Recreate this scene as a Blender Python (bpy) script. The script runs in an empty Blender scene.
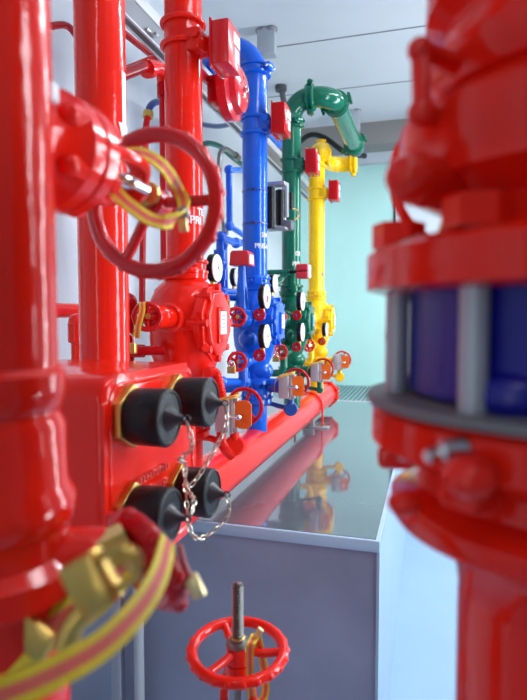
import bpy, bmesh, math, random
from mathutils import Vector, Matrix
random.seed(7)
S = 0.85            # one drawing unit (distance from the camera line to the riser line) in metres
H = 2.17 * S        # eye height above the floor
V = Vector
C = bpy.context.scene.collection
PI = math.pi

# ---------------------------------------------------------------- camera numbers
FPX, CX, CY = 560.0, 263.5, 350.0
DE = math.atan(32 / FPX)
TH = math.atan((430 - CX) / FPX * math.cos(DE))
Fv = V((-math.sin(TH) * math.cos(DE), math.cos(TH) * math.cos(DE), -math.sin(DE)))
Rv = V((math.cos(TH), math.sin(TH), 0))
Uv = Rv.cross(Fv)

def at(px, py, X=None, Y=None, Z=None, D=None):
    r = Fv + Rv * ((px - CX) / FPX) - Uv * ((py - CY) / FPX)
    k = X / r.x if X is not None else Y / r.y if Y is not None else Z / r.z if Z is not None else D
    return r * k

def W(v):
    return V(v) * S + V((0, 0, H))

# ---------------------------------------------------------------- materials
MATS = {}
def mat(name, col, rough=0.4, metal=0.0, coat=0.0, bump=0.0, bscale=60, var=0.0, vscale=6, emit=0, spec=0.5):
    if name in MATS: return MATS[name]
    m = bpy.data.materials.new(name); m.use_nodes = True
    nt = m.node_tree; b = nt.nodes['Principled BSDF']
    b.inputs['Base Color'].default_value = (*col, 1)
    b.inputs['Roughness'].default_value = rough
    b.inputs['Metallic'].default_value = metal
    b.inputs['Coat Weight'].default_value = coat
    b.inputs['Coat Roughness'].default_value = 0.06
    b.inputs['Specular IOR Level'].default_value = spec
    tc = nt.nodes.new('ShaderNodeTexCoord')
    if var > 0:
        n = nt.nodes.new('ShaderNodeTexNoise'); n.inputs['Scale'].default_value = vscale; n.inputs['Detail'].default_value = 5
        nt.links.new(tc.outputs['Object'], n.inputs['Vector'])
        r = nt.nodes.new('ShaderNodeValToRGB')
        r.color_ramp.elements[0].position = 0.3; r.color_ramp.elements[1].position = 0.7
        r.color_ramp.elements[0].color = (*[c * (1 - var) for c in col], 1)
        r.color_ramp.elements[1].color = (*[min(1, c * (1 + var)) for c in col], 1)
        nt.links.new(n.outputs['Fac'], r.inputs['Fac']); nt.links.new(r.outputs['Color'], b.inputs['Base Color'])
    if bump > 0:
        n = nt.nodes.new('ShaderNodeTexNoise'); n.inputs['Scale'].default_value = bscale; n.inputs['Detail'].default_value = 3
        nt.links.new(tc.outputs['Object'], n.inputs['Vector'])
        bp = nt.nodes.new('ShaderNodeBump'); bp.inputs['Strength'].default_value = bump; bp.inputs['Distance'].default_value = 0.004
        nt.links.new(n.outputs['Fac'], bp.inputs['Height']); nt.links.new(bp.outputs['Normal'], b.inputs['Normal'])
    if emit:
        b.inputs['Emission Color'].default_value = (*col, 1); b.inputs['Emission Strength'].default_value = emit
    MATS[name] = m
    return m

RED = mat('red_paint', (0.84, 0.017, 0.006), 0.13, coat=0.12, spec=.36, bump=0.25, bscale=45, var=0.06)
DRED = mat('dark_red_paint', (0.5, 0.005, 0.009), 0.22, coat=0.05, spec=.28, bump=0.2)
BLUE = mat('blue_paint', (0.003, 0.115, 0.70), 0.15, coat=0.15, spec=.45, bump=0.25, bscale=45, var=0.08)
NAVY = mat('navy_paint', (0.008, 0.03, 0.2), 0.3, coat=0.4, bump=0.2)
GREEN = mat('green_paint', (0.002, 0.14, 0.076), 0.15, coat=0.15, spec=.45, bump=0.25, bscale=45, var=0.08)
YELLOW = mat('yellow_paint', (0.94, 0.56, 0.003), 0.16, coat=0.1, spec=.4, bump=0.25, bscale=45, var=0.05)
BLACK = mat('black_rubber', (0.007, 0.008, 0.010), 0.4, bump=0.4, bscale=150, var=0.1, spec=.35)
BLACKG = mat('black_gloss', (0.006, 0.006, 0.008), 0.25, spec=.3)
BRASS = mat('brass', (0.62, 0.42, 0.11), 0.3, metal=0.85, bump=0.2, var=0.15, vscale=20)
CHROME = mat('chrome', (0.72, 0.72, 0.73), 0.18, metal=1.0)
STEEL = mat('steel', (0.26, 0.26, 0.25), 0.35, metal=0.9, bump=0.1, var=0.1)
GALV = mat('galvanised', (0.42, 0.44, 0.46), 0.42, metal=0.75, bump=0.1, var=0.15, vscale=12)
DGALV = mat('grey_channel', (0.1, 0.105, 0.115), 0.5, metal=0.3, var=0.15)
GREYBOX = mat('grey_cast_housing', (0.47, 0.45, 0.47), 0.5, metal=0.25, bump=0.15, var=0.08, vscale=15)
STUD = mat('steel_stud', (0.42, 0.46, 0.52), 0.42, metal=0.35)
GASKET = mat('grey_gasket', (0.16, 0.17, 0.19), 0.55)
WHITE = mat('white_dial', (0.86, 0.87, 0.88), 0.35)
WTEXT = mat('white_lettering', (0.85, 0.86, 0.88), 0.5)
LABEL = mat('pale_highlight', (0.72, 0.75, 0.8), 0.45, var=0.08, vscale=60)
INK = mat('label_ink', (0.25, 0.27, 0.33), 0.6)
ORANGE = mat('orange_tag', (0.93, 0.17, 0.01), 0.45)
SYEL = mat('strap_yellow', (0.75, 0.6, 0.02), 0.5, bump=0.3, bscale=200)
SPINK = mat('strap_pink', (0.72, 0.13, 0.1), 0.55, bump=0.3, bscale=200)
PINK = mat('pink_mark', (0.8, 0.08, 0.12), 0.5)

def room_mat(name, col, rough, var=0.04, bump=0.05, scale=2.0, coat=0.0):
    return mat(name, col, rough, coat=coat, bump=bump, bscale=30, var=var, vscale=scale)
M_FLOOR = room_mat('floor_paint', (0.29, 0.43, 0.58), 0.42)
M_CEIL = room_mat('ceiling_paint', (0.6, 0.64, 0.68), 0.7, 0.03)
M_SEAM = mat('ceiling_seam', (0.2, 0.22, 0.25), 0.8)
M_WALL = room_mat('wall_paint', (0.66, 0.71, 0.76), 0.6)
M_MINT = room_mat('mint_wall_paint', (0.5, 0.82, 0.77), 0.3, 0.05, 0.05, 1.2)
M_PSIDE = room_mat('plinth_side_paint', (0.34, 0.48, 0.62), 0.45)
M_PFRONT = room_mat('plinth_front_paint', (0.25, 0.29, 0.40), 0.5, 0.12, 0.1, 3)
M_PTOP = room_mat('plinth_top_gloss', (0.125, 0.135, 0.17), 0.05, 0.1, 0.01, 2, coat=0.7)
M_DARK = mat('dark_seam', (0.03, 0.03, 0.035), 0.6)
M_BEAM = room_mat('beam_paint', (0.22, 0.215, 0.205), 0.7)

# ---------------------------------------------------------------- mesh builder (drawing units)
def frame(axis):
    a = V(axis).normalized()
    u = a.cross(V((0, 0, 1)))
    if u.length < 1e-4: u = V((1, 0, 0))
    u.normalize(); w = a.cross(u).normalized()
    return a, u, w

def smooth_path(pts, n=6, closed=False):
    P = [V(p) for p in pts]; L = len(P); out = []
    rng = range(L) if closed else range(L - 1)
    for i in rng:
        if closed: p0, p1, p2, p3 = P[(i - 1) % L], P[i], P[(i + 1) % L], P[(i + 2) % L]
        else: p0, p1, p2, p3 = P[max(i - 1, 0)], P[i], P[i + 1], P[min(i + 2, L - 1)]
        for k in range(n):
            t = k / n
            out.append(0.5 * ((2 * p1) + (p2 - p0) * t + (2 * p0 - 5 * p1 + 4 * p2 - p3) * t * t + (3 * p1 - p0 - 3 * p2 + p3) * t ** 3))
    if not closed: out.append(P[-1])
    return out

ORG = {}
class B:
    def __init__(s): s.bm = bmesh.new()
    def ring(s, c, u, w, r, seg): return [s.bm.verts.new(c + u * (r * math.cos(2 * PI * k / seg)) + w * (r * math.sin(2 * PI * k / seg))) for k in range(seg)]
    def skin(s, a, b, mi=0):
        n = len(a)
        for k in range(n):
            f = s.bm.faces.new((a[k], a[(k + 1) % n], b[(k + 1) % n], b[k])); f.material_index = mi
    def lathe(s, prof, o, axis=(0, 0, 1), seg=40, cap=True):
        a, u, w = frame(axis); o = V(o); rs = []
        for r, h in prof: rs.append(s.ring(o + a * h, u, w, max(r, 1e-5), seg))
        for i in range(len(rs) - 1): s.skin(rs[i], rs[i + 1])
        if cap: s.bm.faces.new(rs[0][::-1]); s.bm.faces.new(rs[-1])
        return s
    def cyl(s, p0, p1, r0, r1=None, seg=28, bev=0.0):
        p0, p1 = V(p0), V(p1); L = (p1 - p0).length; r1 = r0 if r1 is None else r1
        if bev: pr = [(r0 - bev, 0), (r0, bev), (r1, L - bev), (r1 - bev, L)]
        else: pr = [(r0, 0), (r1, L)]
        return s.lathe(pr, p0, p1 - p0, seg)
    def box(s, c, size, rot=None, bev=0.004):
        m = Matrix.Translation(V(c)) @ (rot.to_4x4() if rot else Matrix.Identity(4)) @ Matrix.Diagonal((*size, 1))
        g = bmesh.ops.create_cube(s.bm, size=1, matrix=m)
        if bev:
            es = list({e for v in g['verts'] for e in v.link_edges})
            bmesh.ops.bevel(s.bm, geom=es, offset=min(bev, min(size) * 0.4), segments=2, profile=0.5, affect='EDGES')
        return s
    def ball(s, c, r, sc=(1, 1, 1), seg=16):
        m = Matrix.Translation(V(c)) @ Matrix.Diagonal((r * sc[0], r * sc[1], r * sc[2], 1))
        bmesh.ops.create_uvsphere(s.bm, u_segments=seg, v_segments=max(6, seg * 2 // 3), radius=1, matrix=m); return s
    def tube(s, pts, r, seg=12, n=6, closed=False, smooth=True, rf=None):
        P = smooth_path(pts, n, closed) if smooth else [V(p) for p in pts]
        L = len(P); rs = []; prev = None
        for i, p in enumerate(P):
            if closed: t = P[(i + 1) % L] - P[(i - 1) % L]
            else: t = P[min(i + 1, L - 1)] - P[max(i - 1, 0)]
            t.normalize()
            if prev is None: _, u, w = frame(t)
            else: u = (prev - t * prev.dot(t)).normalized(); w = t.cross(u)
            prev = u
            rs.append(s.ring(p, u, w, rf(i) if rf else r, seg))
        for i in range(L - 1): s.skin(rs[i], rs[i + 1])
        if closed:
            a, b = rs[-1], rs[0]
            best = min(range(seg), key=lambda k: sum((a[j].co - b[(j + k) % seg].co).length for j in range(0, seg, 3)))
            s.skin(a, b[best:] + b[:best])
        else: s.bm.faces.new(rs[0][::-1]); s.bm.faces.new(rs[-1])
        return s
    def torus(s, c, axis, R, r, seg=48, rseg=12, sc=1.0):
        a, u, w = frame(axis)
        P = [V(c) + u * (R * math.cos(2 * PI * k / seg)) + w * (R * math.sin(2 * PI * k / seg)) for k in range(seg)]
        rs = []
        for k, p in enumerate(P):
            d = (p - V(c)).normalized()
            rs.append([s.bm.verts.new(p + d * (r * math.cos(2 * PI * j / rseg)) + a * (r * sc * math.sin(2 * PI * j / rseg))) for j in range(rseg)])
        for k in range(seg): s.skin(rs[k], rs[(k + 1) % seg])
        return s
    def prism(s, pts, o, xd, yd, t, bev=0.0):
        xd, yd, o = V(xd), V(yd), V(o); n = xd.cross(yd).normalized()
        a = [s.bm.verts.new(o + xd * x + yd * y) for x, y in pts]; b = [s.bm.verts.new(v.co + n * t) for v in a]
        k = len(a); fs = [s.bm.faces.new(a[::-1]), s.bm.faces.new(b)]
        for i in range(k): s.bm.faces.new((a[i], a[(i + 1) % k], b[(i + 1) % k], b[i]))
        if bev: bmesh.ops.bevel(s.bm, geom=list(fs[1].edges), offset=bev, segments=4, profile=0.5, affect='EDGES')
        return s
    def ribbon(s, pts, wd, width, t=0.002, closed=False, n=8):
        """webbing strap: three lengthwise stripes (yellow, pink, yellow) with a real thickness"""
        P = smooth_path(pts, n, closed); L = len(P); rows = []
        for i, p in enumerate(P):
            if closed: tn = P[(i + 1) % L] - P[(i - 1) % L]
            else: tn = P[min(i + 1, L - 1)] - P[max(i - 1, 0)]
            tn.normalize(); w = V(wd) if not callable(wd) else V(wd(i / L))
            w = (w - tn * w.dot(tn)).normalized(); nn = tn.cross(w)
            row = [s.bm.verts.new(p + w * (width * q) + nn * t) for q in (-.5, -.2, .2, .5)] + [s.bm.verts.new(p + w * (width * q) - nn * t) for q in (.5, .2, -.2, -.5)]
            rows.append(row)
        for i in range(L if closed else L - 1):
            a, b = rows[i], rows[(i + 1) % L]
            for k in range(8):
                f = s.bm.faces.new((a[k], a[(k + 1) % 8], b[(k + 1) % 8], b[k])); f.material_index = 1 if k in (1, 5) else 0
        return s
    def build(s, name, m, parent=None, ang=38, sub=None):
        bmesh.ops.remove_doubles(s.bm, verts=s.bm.verts, dist=1e-6)
        bmesh.ops.recalc_face_normals(s.bm, faces=s.bm.faces)
        vs = [W(v.co) for v in s.bm.verts]
        if parent is not None: org = ORG[parent]
        else:
            lo = [min(v[i] for v in vs) for i in range(3)]; hi = [max(v[i] for v in vs) for i in range(3)]
            org = V(((lo[0] + hi[0]) / 2, (lo[1] + hi[1]) / 2, lo[2]))
        for v, w in zip(s.bm.verts, vs): v.co = w - org
        me = bpy.data.meshes.new(name); s.bm.to_mesh(me); s.bm.free()
        for mm in (m if isinstance(m, (list, tuple)) else [m]): me.materials.append(mm)
        for p in me.polygons: p.use_smooth = True
        me.set_sharp_from_angle(angle=math.radians(ang))
        o = bpy.data.objects.new(name, me); C.objects.link(o)
        if parent is not None: o.parent = parent
        else: o.location = org
        ORG[o] = org
        return o

def tag(o, label=None, cat=None, group=None, kind=None):
    if label: o['label'] = label
    if cat: o['category'] = cat
    if group: o['group'] = group
    if kind: o['kind'] = kind
    return o

def thing(name, loc, label, cat, group=None):
    o = bpy.data.objects.new(name, None); o.empty_display_size = 0.05; C.objects.link(o)
    o.location = W(loc); ORG[o] = W(loc)
    return tag(o, label, cat, group)

def hexpts(r, rot=0, n=6): return [(r * math.cos(2 * PI * k / n + rot), r * math.sin(2 * PI * k / n + rot)) for k in range(n)]
def nut(b, c, axis, r, h):
    a, u, w = frame(axis); b.prism(hexpts(r), V(c), u, w, h); return b
def bolt(b, c, axis, r, h, thread=0.0):
    a, u, w = frame(axis)
    if u.cross(w).dot(a) < 0: w = -w
    b.prism(hexpts(r), V(c), u, w, h)
    if thread: b.cyl(V(c) + a * h, V(c) + a * (h + thread), r * 0.5, seg=10)
    return b
def rrect(x0, y0, x1, y1, r, n=6):
    out = []
    for cx, cy, a0 in ((x1 - r, y1 - r, 0), (x0 + r, y1 - r, 90), (x0 + r, y0 + r, 180), (x1 - r, y0 + r, 270)):
        for k in range(n + 1):
            a = math.radians(a0 + 90 * k / n); out.append((cx + r * math.cos(a), cy + r * math.sin(a)))
    return out

# ---------------------------------------------------------------- lettering
def text_mesh(txt, size, xf, name, m, parent):
    cu = bpy.data.curves.new('t', 'FONT'); cu.body = txt; cu.size = size; cu.resolution_u = 3
    cu.fill_mode = 'BOTH'; cu.extrude = 0.0004; cu.offset = size * 0.016
    to = bpy.data.objects.new('t', cu); C.objects.link(to)
    bpy.context.view_layer.update()
    me = bpy.data.meshes.new_from_object(to.evaluated_get(bpy.context.evaluated_depsgraph_get()))
    bpy.data.objects.remove(to)
    b = B(); b.bm.from_mesh(me); bpy.data.meshes.remove(me)
    for v in b.bm.verts: v.co = xf(v.co)
    return b.build(name, m, parent)
def wrap_text(txt, size, cx, cy, z, r, az0, m, parent, name='lettering'):
    """lettering bent round a vertical pipe; az0 (degrees, from +X towards +Y) is where the first letter starts"""
    def xf(c):
        a = math.radians(az0) + c.x / r
        q = r + 0.0012 + c.z
        return V((cx + q * math.cos(a), cy + q * math.sin(a), z + c.y))
    return text_mesh(txt, size, xf, name, m, parent)

# ================================================================ ROOM
XL, XR, YB, ZF, ZC, YN = -1.95, 2.35, 7.95, -2.17, 2.40, -3.0
def slab(name, lo, hi, m, bev=0):
    b = B(); b.box([(lo[i] + hi[i]) / 2 for i in range(3)], [hi[i] - lo[i] for i in range(3)], bev=bev)
    return tag(b.build(name, m), kind='structure')
slab('floor', (XL - .1, YN, ZF - .1), (XR + .1, YB + .1, ZF), M_FLOOR)
slab('ceiling', (XL - .1, YN, ZC), (XR + .1, YB + .1, ZC + .1), M_CEIL)
slab('wall_left', (XL - .1, YN, ZF), (XL, YB, ZC), M_WALL)
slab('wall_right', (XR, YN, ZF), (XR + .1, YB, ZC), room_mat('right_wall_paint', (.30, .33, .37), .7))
slab('wall_back', (XL, YB, ZF), (XR, YB + .1, ZC), M_WALL)
slab('trim_1', (XL, YB - .03, ZF), (-.50, YB, 2.10), M_MINT)          # mint panel over the back wall
b = B()
for y in (3.75, 4.93, 6.0): b.box((.2, y, ZC - .002), (4.3, .012, .006), bev=0)
tag(b.build('trim_2', M_SEAM), kind='structure')
slab('trim_3', (XL, 7.1, 2.13), (XR, 7.45, ZC), M_BEAM)
# back door
b = B(); b.box((-.02, YB - .02, -.55), (.86, .04, 3.2), bev=.005); dr = tag(b.build('door_1', M_WALL), kind='structure')
b = B(); b.box((-.485, YB - .03, -.2), (.025, .05, 4.6), bev=.002); tag(b.build('trim_4', M_DARK), kind='structure')
b = B(); p = at(389, 336, Y=YB - .07); b.box(p, (.07, .03, .05)); b.build('door_handle', STEEL, dr)
# right wall window (daylight) and frame
M_SKYPANE = mat('daylight_pane', (0.85, 0.93, 1.0), 0.4, emit=11.0)
for i, wy in enumerate((2.0, 5.0)):
    b = B(); b.box((XR - .012, wy, .35), (.02, .62, 2.9), bev=0); wn = tag(b.build('window_%d' % (i + 1), M_SKYPANE), kind='structure')
    b = B()
    for y in (wy - .33, wy + .33): b.box((XR - .03, y, .35), (.06, .05, 3.0))
    for z in (-1.12, 1.82): b.box((XR - .03, wy, z), (.06, .71, .05))
    b.build('window_frame', WHITE, wn)

# ceiling light fittings behind the camera and over the aisle
for i, (x, y) in enumerate(((.9, 1.2), (.9, 3.9), (.0, -1.3), (.6, 5.9))):
    t = thing('ceiling_light', (x, y, ZC - .08), 'white tube light fitting on the ceiling ' + ('above the near end of the aisle', 'over the middle of the plinth aisle', 'near the doorway end of the room', 'nearest the mint wall')[i], 'ceiling light', 'ceiling lights over the aisle')
    b = B(); b.box((x, y, ZC - .03), (.2, 1.4, .05), bev=.01); b.build('light_housing', WHITE, t)
    b = B(); b.cyl((x, y - .66, ZC - .075), (x, y + .66, ZC - .075), .02); b.build('light_tube', mat('tube_glow', (.95, .97, 1), .4, emit=9), t)

# ---------------------------------------------------------------- plinth
PX, PY0, PY1, PZ = -.19, 2.385, 6.36, -.95
t = thing('equipment_plinth', (-1, 4.3, ZF), 'long painted concrete plinth with glossy dark grey top under the red header pipe', 'plinth')
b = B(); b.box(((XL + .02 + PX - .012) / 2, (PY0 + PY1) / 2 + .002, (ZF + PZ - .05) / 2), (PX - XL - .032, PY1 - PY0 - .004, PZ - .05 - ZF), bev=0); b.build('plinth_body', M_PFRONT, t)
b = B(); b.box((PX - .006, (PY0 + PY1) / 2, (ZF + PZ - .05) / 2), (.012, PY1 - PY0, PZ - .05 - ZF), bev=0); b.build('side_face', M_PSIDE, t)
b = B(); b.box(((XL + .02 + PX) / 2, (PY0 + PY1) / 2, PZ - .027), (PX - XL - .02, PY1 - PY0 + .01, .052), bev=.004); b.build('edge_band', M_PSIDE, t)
b = B(); b.box(((XL + .02 + PX) / 2 - .006, (PY0 + PY1) / 2, PZ - .0005), (PX - XL - .042, PY1 - PY0 - .02, .003), bev=0); b.build('top_coating', M_PTOP, t)
# grating channel behind the plinth
t = thing('drain_grating', (-1, 7.1, PZ - .03), 'ribbed grey green grating strip between the plinth and the mint wall', 'grating')
b = B(); b.box((-1.05, 7.15, PZ - .05), (1.8, 1.56, .05), bev=0); b.build('tray', mat('grate_tray', (.2, .33, .33), .5), t)
b = B()
for k in range(34): b.box((-1.9 + k * .052, 7.15, PZ - .012), (.024, 1.54, .024), bev=0)
b.build('ribs', mat('grate_ribs', (.26, .42, .42), .4), t)
b = B(); b.box((-1.05, PY1 + .025, PZ - .01), (1.8, .03, .03), bev=0); b.build('edge_angle', mat('edge_angle', (.7, .72, .76), .4), t)
slab('trim_5', (XL, PY1 + .01, ZF), (PX, YB - .03, PZ - .08), M_PSIDE)

# ================================================================ PIPEWORK HELPERS
def coupling(parent, c, axis, r, m, L=.055, lug=(1, 0, 0)):
    """grooved clamp coupling with two bolted lugs"""
    b = B(); c = V(c); a = V(axis).normalized()
    b.lathe([(r + .004, -L / 2 - .008), (r + .02, -L / 2), (r + .022, -L * .3), (r + .012, -L * .2), (r + .012, L * .2), (r + .022, L * .3), (r + .02, L / 2), (r + .004, L / 2 + .008)], c, a)
    l = V(lug) - a * V(lug).dot(a); l.normalize(); q = a.cross(l)
    for s in (1, -1):
        R3 = Matrix((l, a, q)).transposed()
        b.box(c + l * s * (r + .03), (.035, L * .8, .05), R3, bev=.006)
    o = b.build('coupling', m, parent)
    for s in (1, -1):
        b = B(); p = c + l * s * (r + .034)
        b.cyl(p - q * .045, p + q * .045, .008, seg=10); bolt(b, p + q * .03, q, .013, .012); bolt(b, p - q * .042, q, .013, .012)
        b.build('coupling_bolt', m, o)
    return o

def wheel_mesh(c, axis, R, r, spokes=3, rot=90, lobes=0, hub=None, up=None, dish=0.0, sr=None):
    b = B(); c = V(c); a, u, w = frame(axis)
    b.torus(c, a, R, r, seg=64, rseg=12)
    if lobes:
        for k in range(lobes):
            an = 2 * PI * k / lobes; d = u * math.cos(an) + w * math.sin(an)
            b.ball(c + d * (R + r * .55), r * .78, seg=10)
    hub = hub or R * .2
    b.cyl(c - a * hub * .9 - a * dish, c + a * hub * .9 - a * dish, hub, seg=20, bev=hub * .2)
    sr = sr or r * .75
    for k in range(spokes):
        an = math.radians(rot + 360 * k / spokes); d = u * math.cos(an) + w * math.sin(an)
        b.tube([c + d * hub * .7 - a * dish, c + d * R * .5 - a * dish * .7, c + d * (R - r * .3)], sr, seg=10)
    return b

# ================================================================ HEADER
t = thing('header_pipe', (-1, 4, -.87), 'thick red horizontal manifold pipe lying along the glossy plinth top', 'pipe')
b = B(); b.cyl((-1, 1.2, -.767), (-1, 5.6, -.767), .112, seg=48); b.build('pipe', RED, t)
b = B(); b.lathe([(.112, 0), (.128, .005), (.128, .03), (.126, .034), (.112, .034)], (-1, 5.56, -.767), (0, 1, 0), 40); b.lathe([(.128, 0), (.128, .028), (.10, .034)], (-1, 5.6, -.767), (0, 1, 0), 40)
b.build('end_flange', RED, t)
for k in range(8):
    b = B(); a = 2 * PI * (k + .5) / 8; p = V((-1 + .122 * math.cos(a), 5.53, -.767 + .122 * math.sin(a)))
    b.cyl(p, p + V((0, .12, 0)), .009, seg=10); bolt(b, p, (0, 1, 0), .016, .02); bolt(b, p + V((0, .095, 0)), (0, 1, 0), .016, .02)
    b.build('flange_bolt', RED, t)
b = B(); b.lathe([(.112, 0), (.108, -.02), (.06, -.05), (.0, -.06)], (-1, 1.2, -.767), (0, 1, 0), 36); b.build('end_cap', RED, t)
for i, (y, w) in enumerate(((4.75, 0),)):
    t = thing('pipe_support', (-1, y, PZ), ('U bolt bracket holding the far end of the red header near the yellow riser', 'U bolt bracket under the red header between blue and green risers')[i], 'pipe support')
    b = B(); pts = [(-1 + .122 * math.cos(a), y, -.767 + .122 * math.sin(a)) for a in [PI * k / 16 for k in range(17)]]
    b.tube([(-.878, y, PZ + .01)] + pts + [(-1.122, y, PZ + .01)], .009, seg=10, smooth=False); b.build('u_bolt', RED, t)
    b = B(); b.box((-1, y, PZ + .035), (.1, .06, .07)); b.box((-1, y, PZ + .006), (.36, .1, .012), bev=.003); b.build('base_plate', GALV, t)
    for s in (-1, 1): b = B(); bolt(b, (-1 + s * .122, y, PZ + .012), (0, 0, 1), .018, .014); b.build('support_nut', CHROME, t)

# ================================================================ RISERS
YS = dict(red=2.198, blue=3.191, green=4.095, yellow=5.06)
CM = dict(red=RED, blue=BLUE, green=GREEN, yellow=YELLOW)
PR = dict(red=.078, blue=.0735, green=.071, yellow=.073)
def elbow(p0, p1, p2, r, n=10):
    """quarter bend between straight runs p0->p1->p2 (p1 is the corner)"""
    p0, p1, p2 = V(p0), V(p1), V(p2); k = min((p0 - p1).length, (p2 - p1).length)
    d0 = (p0 - p1).normalized() * k; d2 = (p2 - p1).normalized() * k; out = []
    for i in range(n + 1):
        a = PI / 2 * i / n
        out.append(p1 + d0 + d2 - d0 * math.sin(a) * 1 - d2 * math.cos(a) * 1) if False else out.append(p1 + d0 * (1 - math.sin(a)) + d2 * (1 - math.cos(a)))
    return out

# second red riser (by the inlet box), straight through the ceiling
t = thing('riser_pipe', (-1, 1.577, -.66), 'plain bright red vertical pipe standing behind the fire inlet box', 'pipe')
b = B(); b.cyl((-1, 1.577, -.7), (-1, 1.577, ZC), .078, seg=48); b.build('pipe', RED, t)
b = B()   # white arrow painted on its aisle side
def onpipe(cx, cy, r, az, z): return V((cx + r * math.cos(az), cy + r * math.sin(az), z))
def pipe_patch(b, cx, cy, r, az0, az1, zf0, zf1, n=8):
    rows = []
    for i in range(n + 1):
        q = i / n; az = math.radians(az0 + (az1 - az0) * q)
        rows.append([b.bm.verts.new(onpipe(cx, cy, rr, az, z)) for rr, z in ((r + .0006, zf0(q)), (r + .0014, zf0(q)), (r + .0014, zf1(q)), (r + .0006, zf1(q)))])
    for i in range(n): b.skin(rows[i], rows[i + 1])
    b.bm.faces.new(rows[0][::-1]); b.bm.faces.new(rows[-1])
pipe_patch(b, -1, 1.577, .078, -4, 14, lambda q: .60, lambda q: .76)
pipe_patch(b, -1, 1.577, .078, -16, 30, lambda q: .60 - .10 * (1 - abs(2 * q - 1)), lambda q: .601)
b.build('arrow_mark', WTEXT, t)

def riser(col, label, top, extra=None):
    y, r, m = YS[col], PR[col], CM[col]
    t = thing('riser_pipe', (-1, y, .2), label, 'pipe')
    b = B(); b.cyl((-1, y, .16), (-1, y, top), r, seg=48); b.build('pipe', m, t)
    coupling(t, (-1, y, .215), (0, 0, 1), r, m, lug=(.5, -1, 0))
    return t
t = riser('red', 'bright red vertical riser carrying the alarm bell, white SPRI lettering', ZC)
wrap_text('SPRI', .046, -1, YS['red'], .388, .078, -66, WTEXT, t)
wrap_text('TE', .040, -1, YS['red'], .427, .078, -24, WTEXT, t)
t = riser('blue', 'blue vertical riser with white PRE-A lettering, bent over at the ceiling', 1.42)
wrap_text('PRE-A', .040, -1, YS['blue'], .405, .0735, -74, WTEXT, t)
wrap_text('SM', .040, -1, YS['blue'], .47, .0735, -42, WTEXT, t)
b = B(); P = elbow((-1, 3.191, 1.40), (-1, 3.191, 1.57), (-1.17, 3.191, 1.57), .0735) + elbow((-1.18, 3.191, 1.57), (-1.33, 3.191, 1.57), (-1.33, 3.34, 1.57), .0735); P += [V((-1.33, 4.9, 1.57))]
b.tube([(-1, 3.191, 1.36)] + P, .075, seg=40, smooth=False); b.build('elbow', BLUE, t)
coupling(t, (-1, 3.191, 1.43), (0, 0, 1), .0735, BLUE, lug=(1, -.4, 0))
for z in (.55, .74): b = B(); b.torus((-1, 3.191, z), (0, 0, 1), .0745, .0035, rseg=8); b.box((-.985, 3.113, z), (.03, .008, .012), bev=.001); b.build('cable_tie', NAVY, t)
t = riser('green', 'dark green vertical riser with looped overhead elbows and white DE lettering', 1.5)
wrap_text('DE', .042, -1, YS['green'], .46, .071, -52, WTEXT, t)
wrap_text('PRE', .042, -1, YS['green'], .385, .071, -70, WTEXT, t)
b = B(); zt = 1.6; gx = -.70; gy = YS['green']
P = [V((-1, gy, 1.38))] + elbow((-1, gy, 1.46), (-1, gy, zt), (-.86, gy, zt), .07) + elbow((-.84, gy, zt), (gx, gy, zt), (gx, gy + .14, zt), .07) + [V((gx, 5.42, zt))]
b.tube(P, .073, seg=40, smooth=False); b.build('elbow', GREEN, t)
coupling(t, (-1, gy, 1.42), (0, 0, 1), .071, GREEN, lug=(1, -1, 0))
coupling(t, (-.86, gy, zt), (1, 0, 0), .073, GREEN, lug=(0, 0, 1))
coupling(t, (gx, gy + .17, zt), (0, 1, 0), .073, GREEN, lug=(1, 0, .3))
coupling(t, (gx, 5.30, zt), (0, 1, 0), .073, GREEN, lug=(1, 0, .6))
b = B(); b.lathe([(.075, 0), (.075, .03), (.05, .05)], (gx, 5.41, zt), (0, 1, 0)); b.build('end_cap', NAVY, t)
t = riser('yellow', 'yellow vertical riser at the far end of the row', 1.45)
b = B(); yy = YS['yellow']; P = [V((-1, yy, 1.35))] + elbow((-1, yy, 1.38), (-1, yy, 1.54), (-1, yy + .16, 1.54), .073) + [V((-1, yy + .4, 1.54))] + elbow((-1, yy + .5, 1.54), (-1, yy + .66, 1.54), (-.84, yy + .66, 1.54), .073) + [V((-.86, yy + .66, 1.54)), V((-.74, yy + .66, 1.54))]
b.tube(P, .074, seg=40, smooth=False); b.build('elbow', YELLOW, t)
coupling(t, (-1, yy, 1.38), (0, 0, 1), .073, YELLOW, lug=(1, 0, 0))
coupling(t, (-1, yy + .2, 1.54), (0, 1, 0), .074, YELLOW, lug=(0, 0, 1))
coupling(t, (-.76, yy + .66, 1.54), (1, 0, 0), .074, YELLOW, lug=(0, 0, 1))
b = B(); pipe_patch(b, -1, yy, .073, -40, -22, lambda q: .375, lambda q: .41); b.build('sticker', PINK, t)

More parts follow.
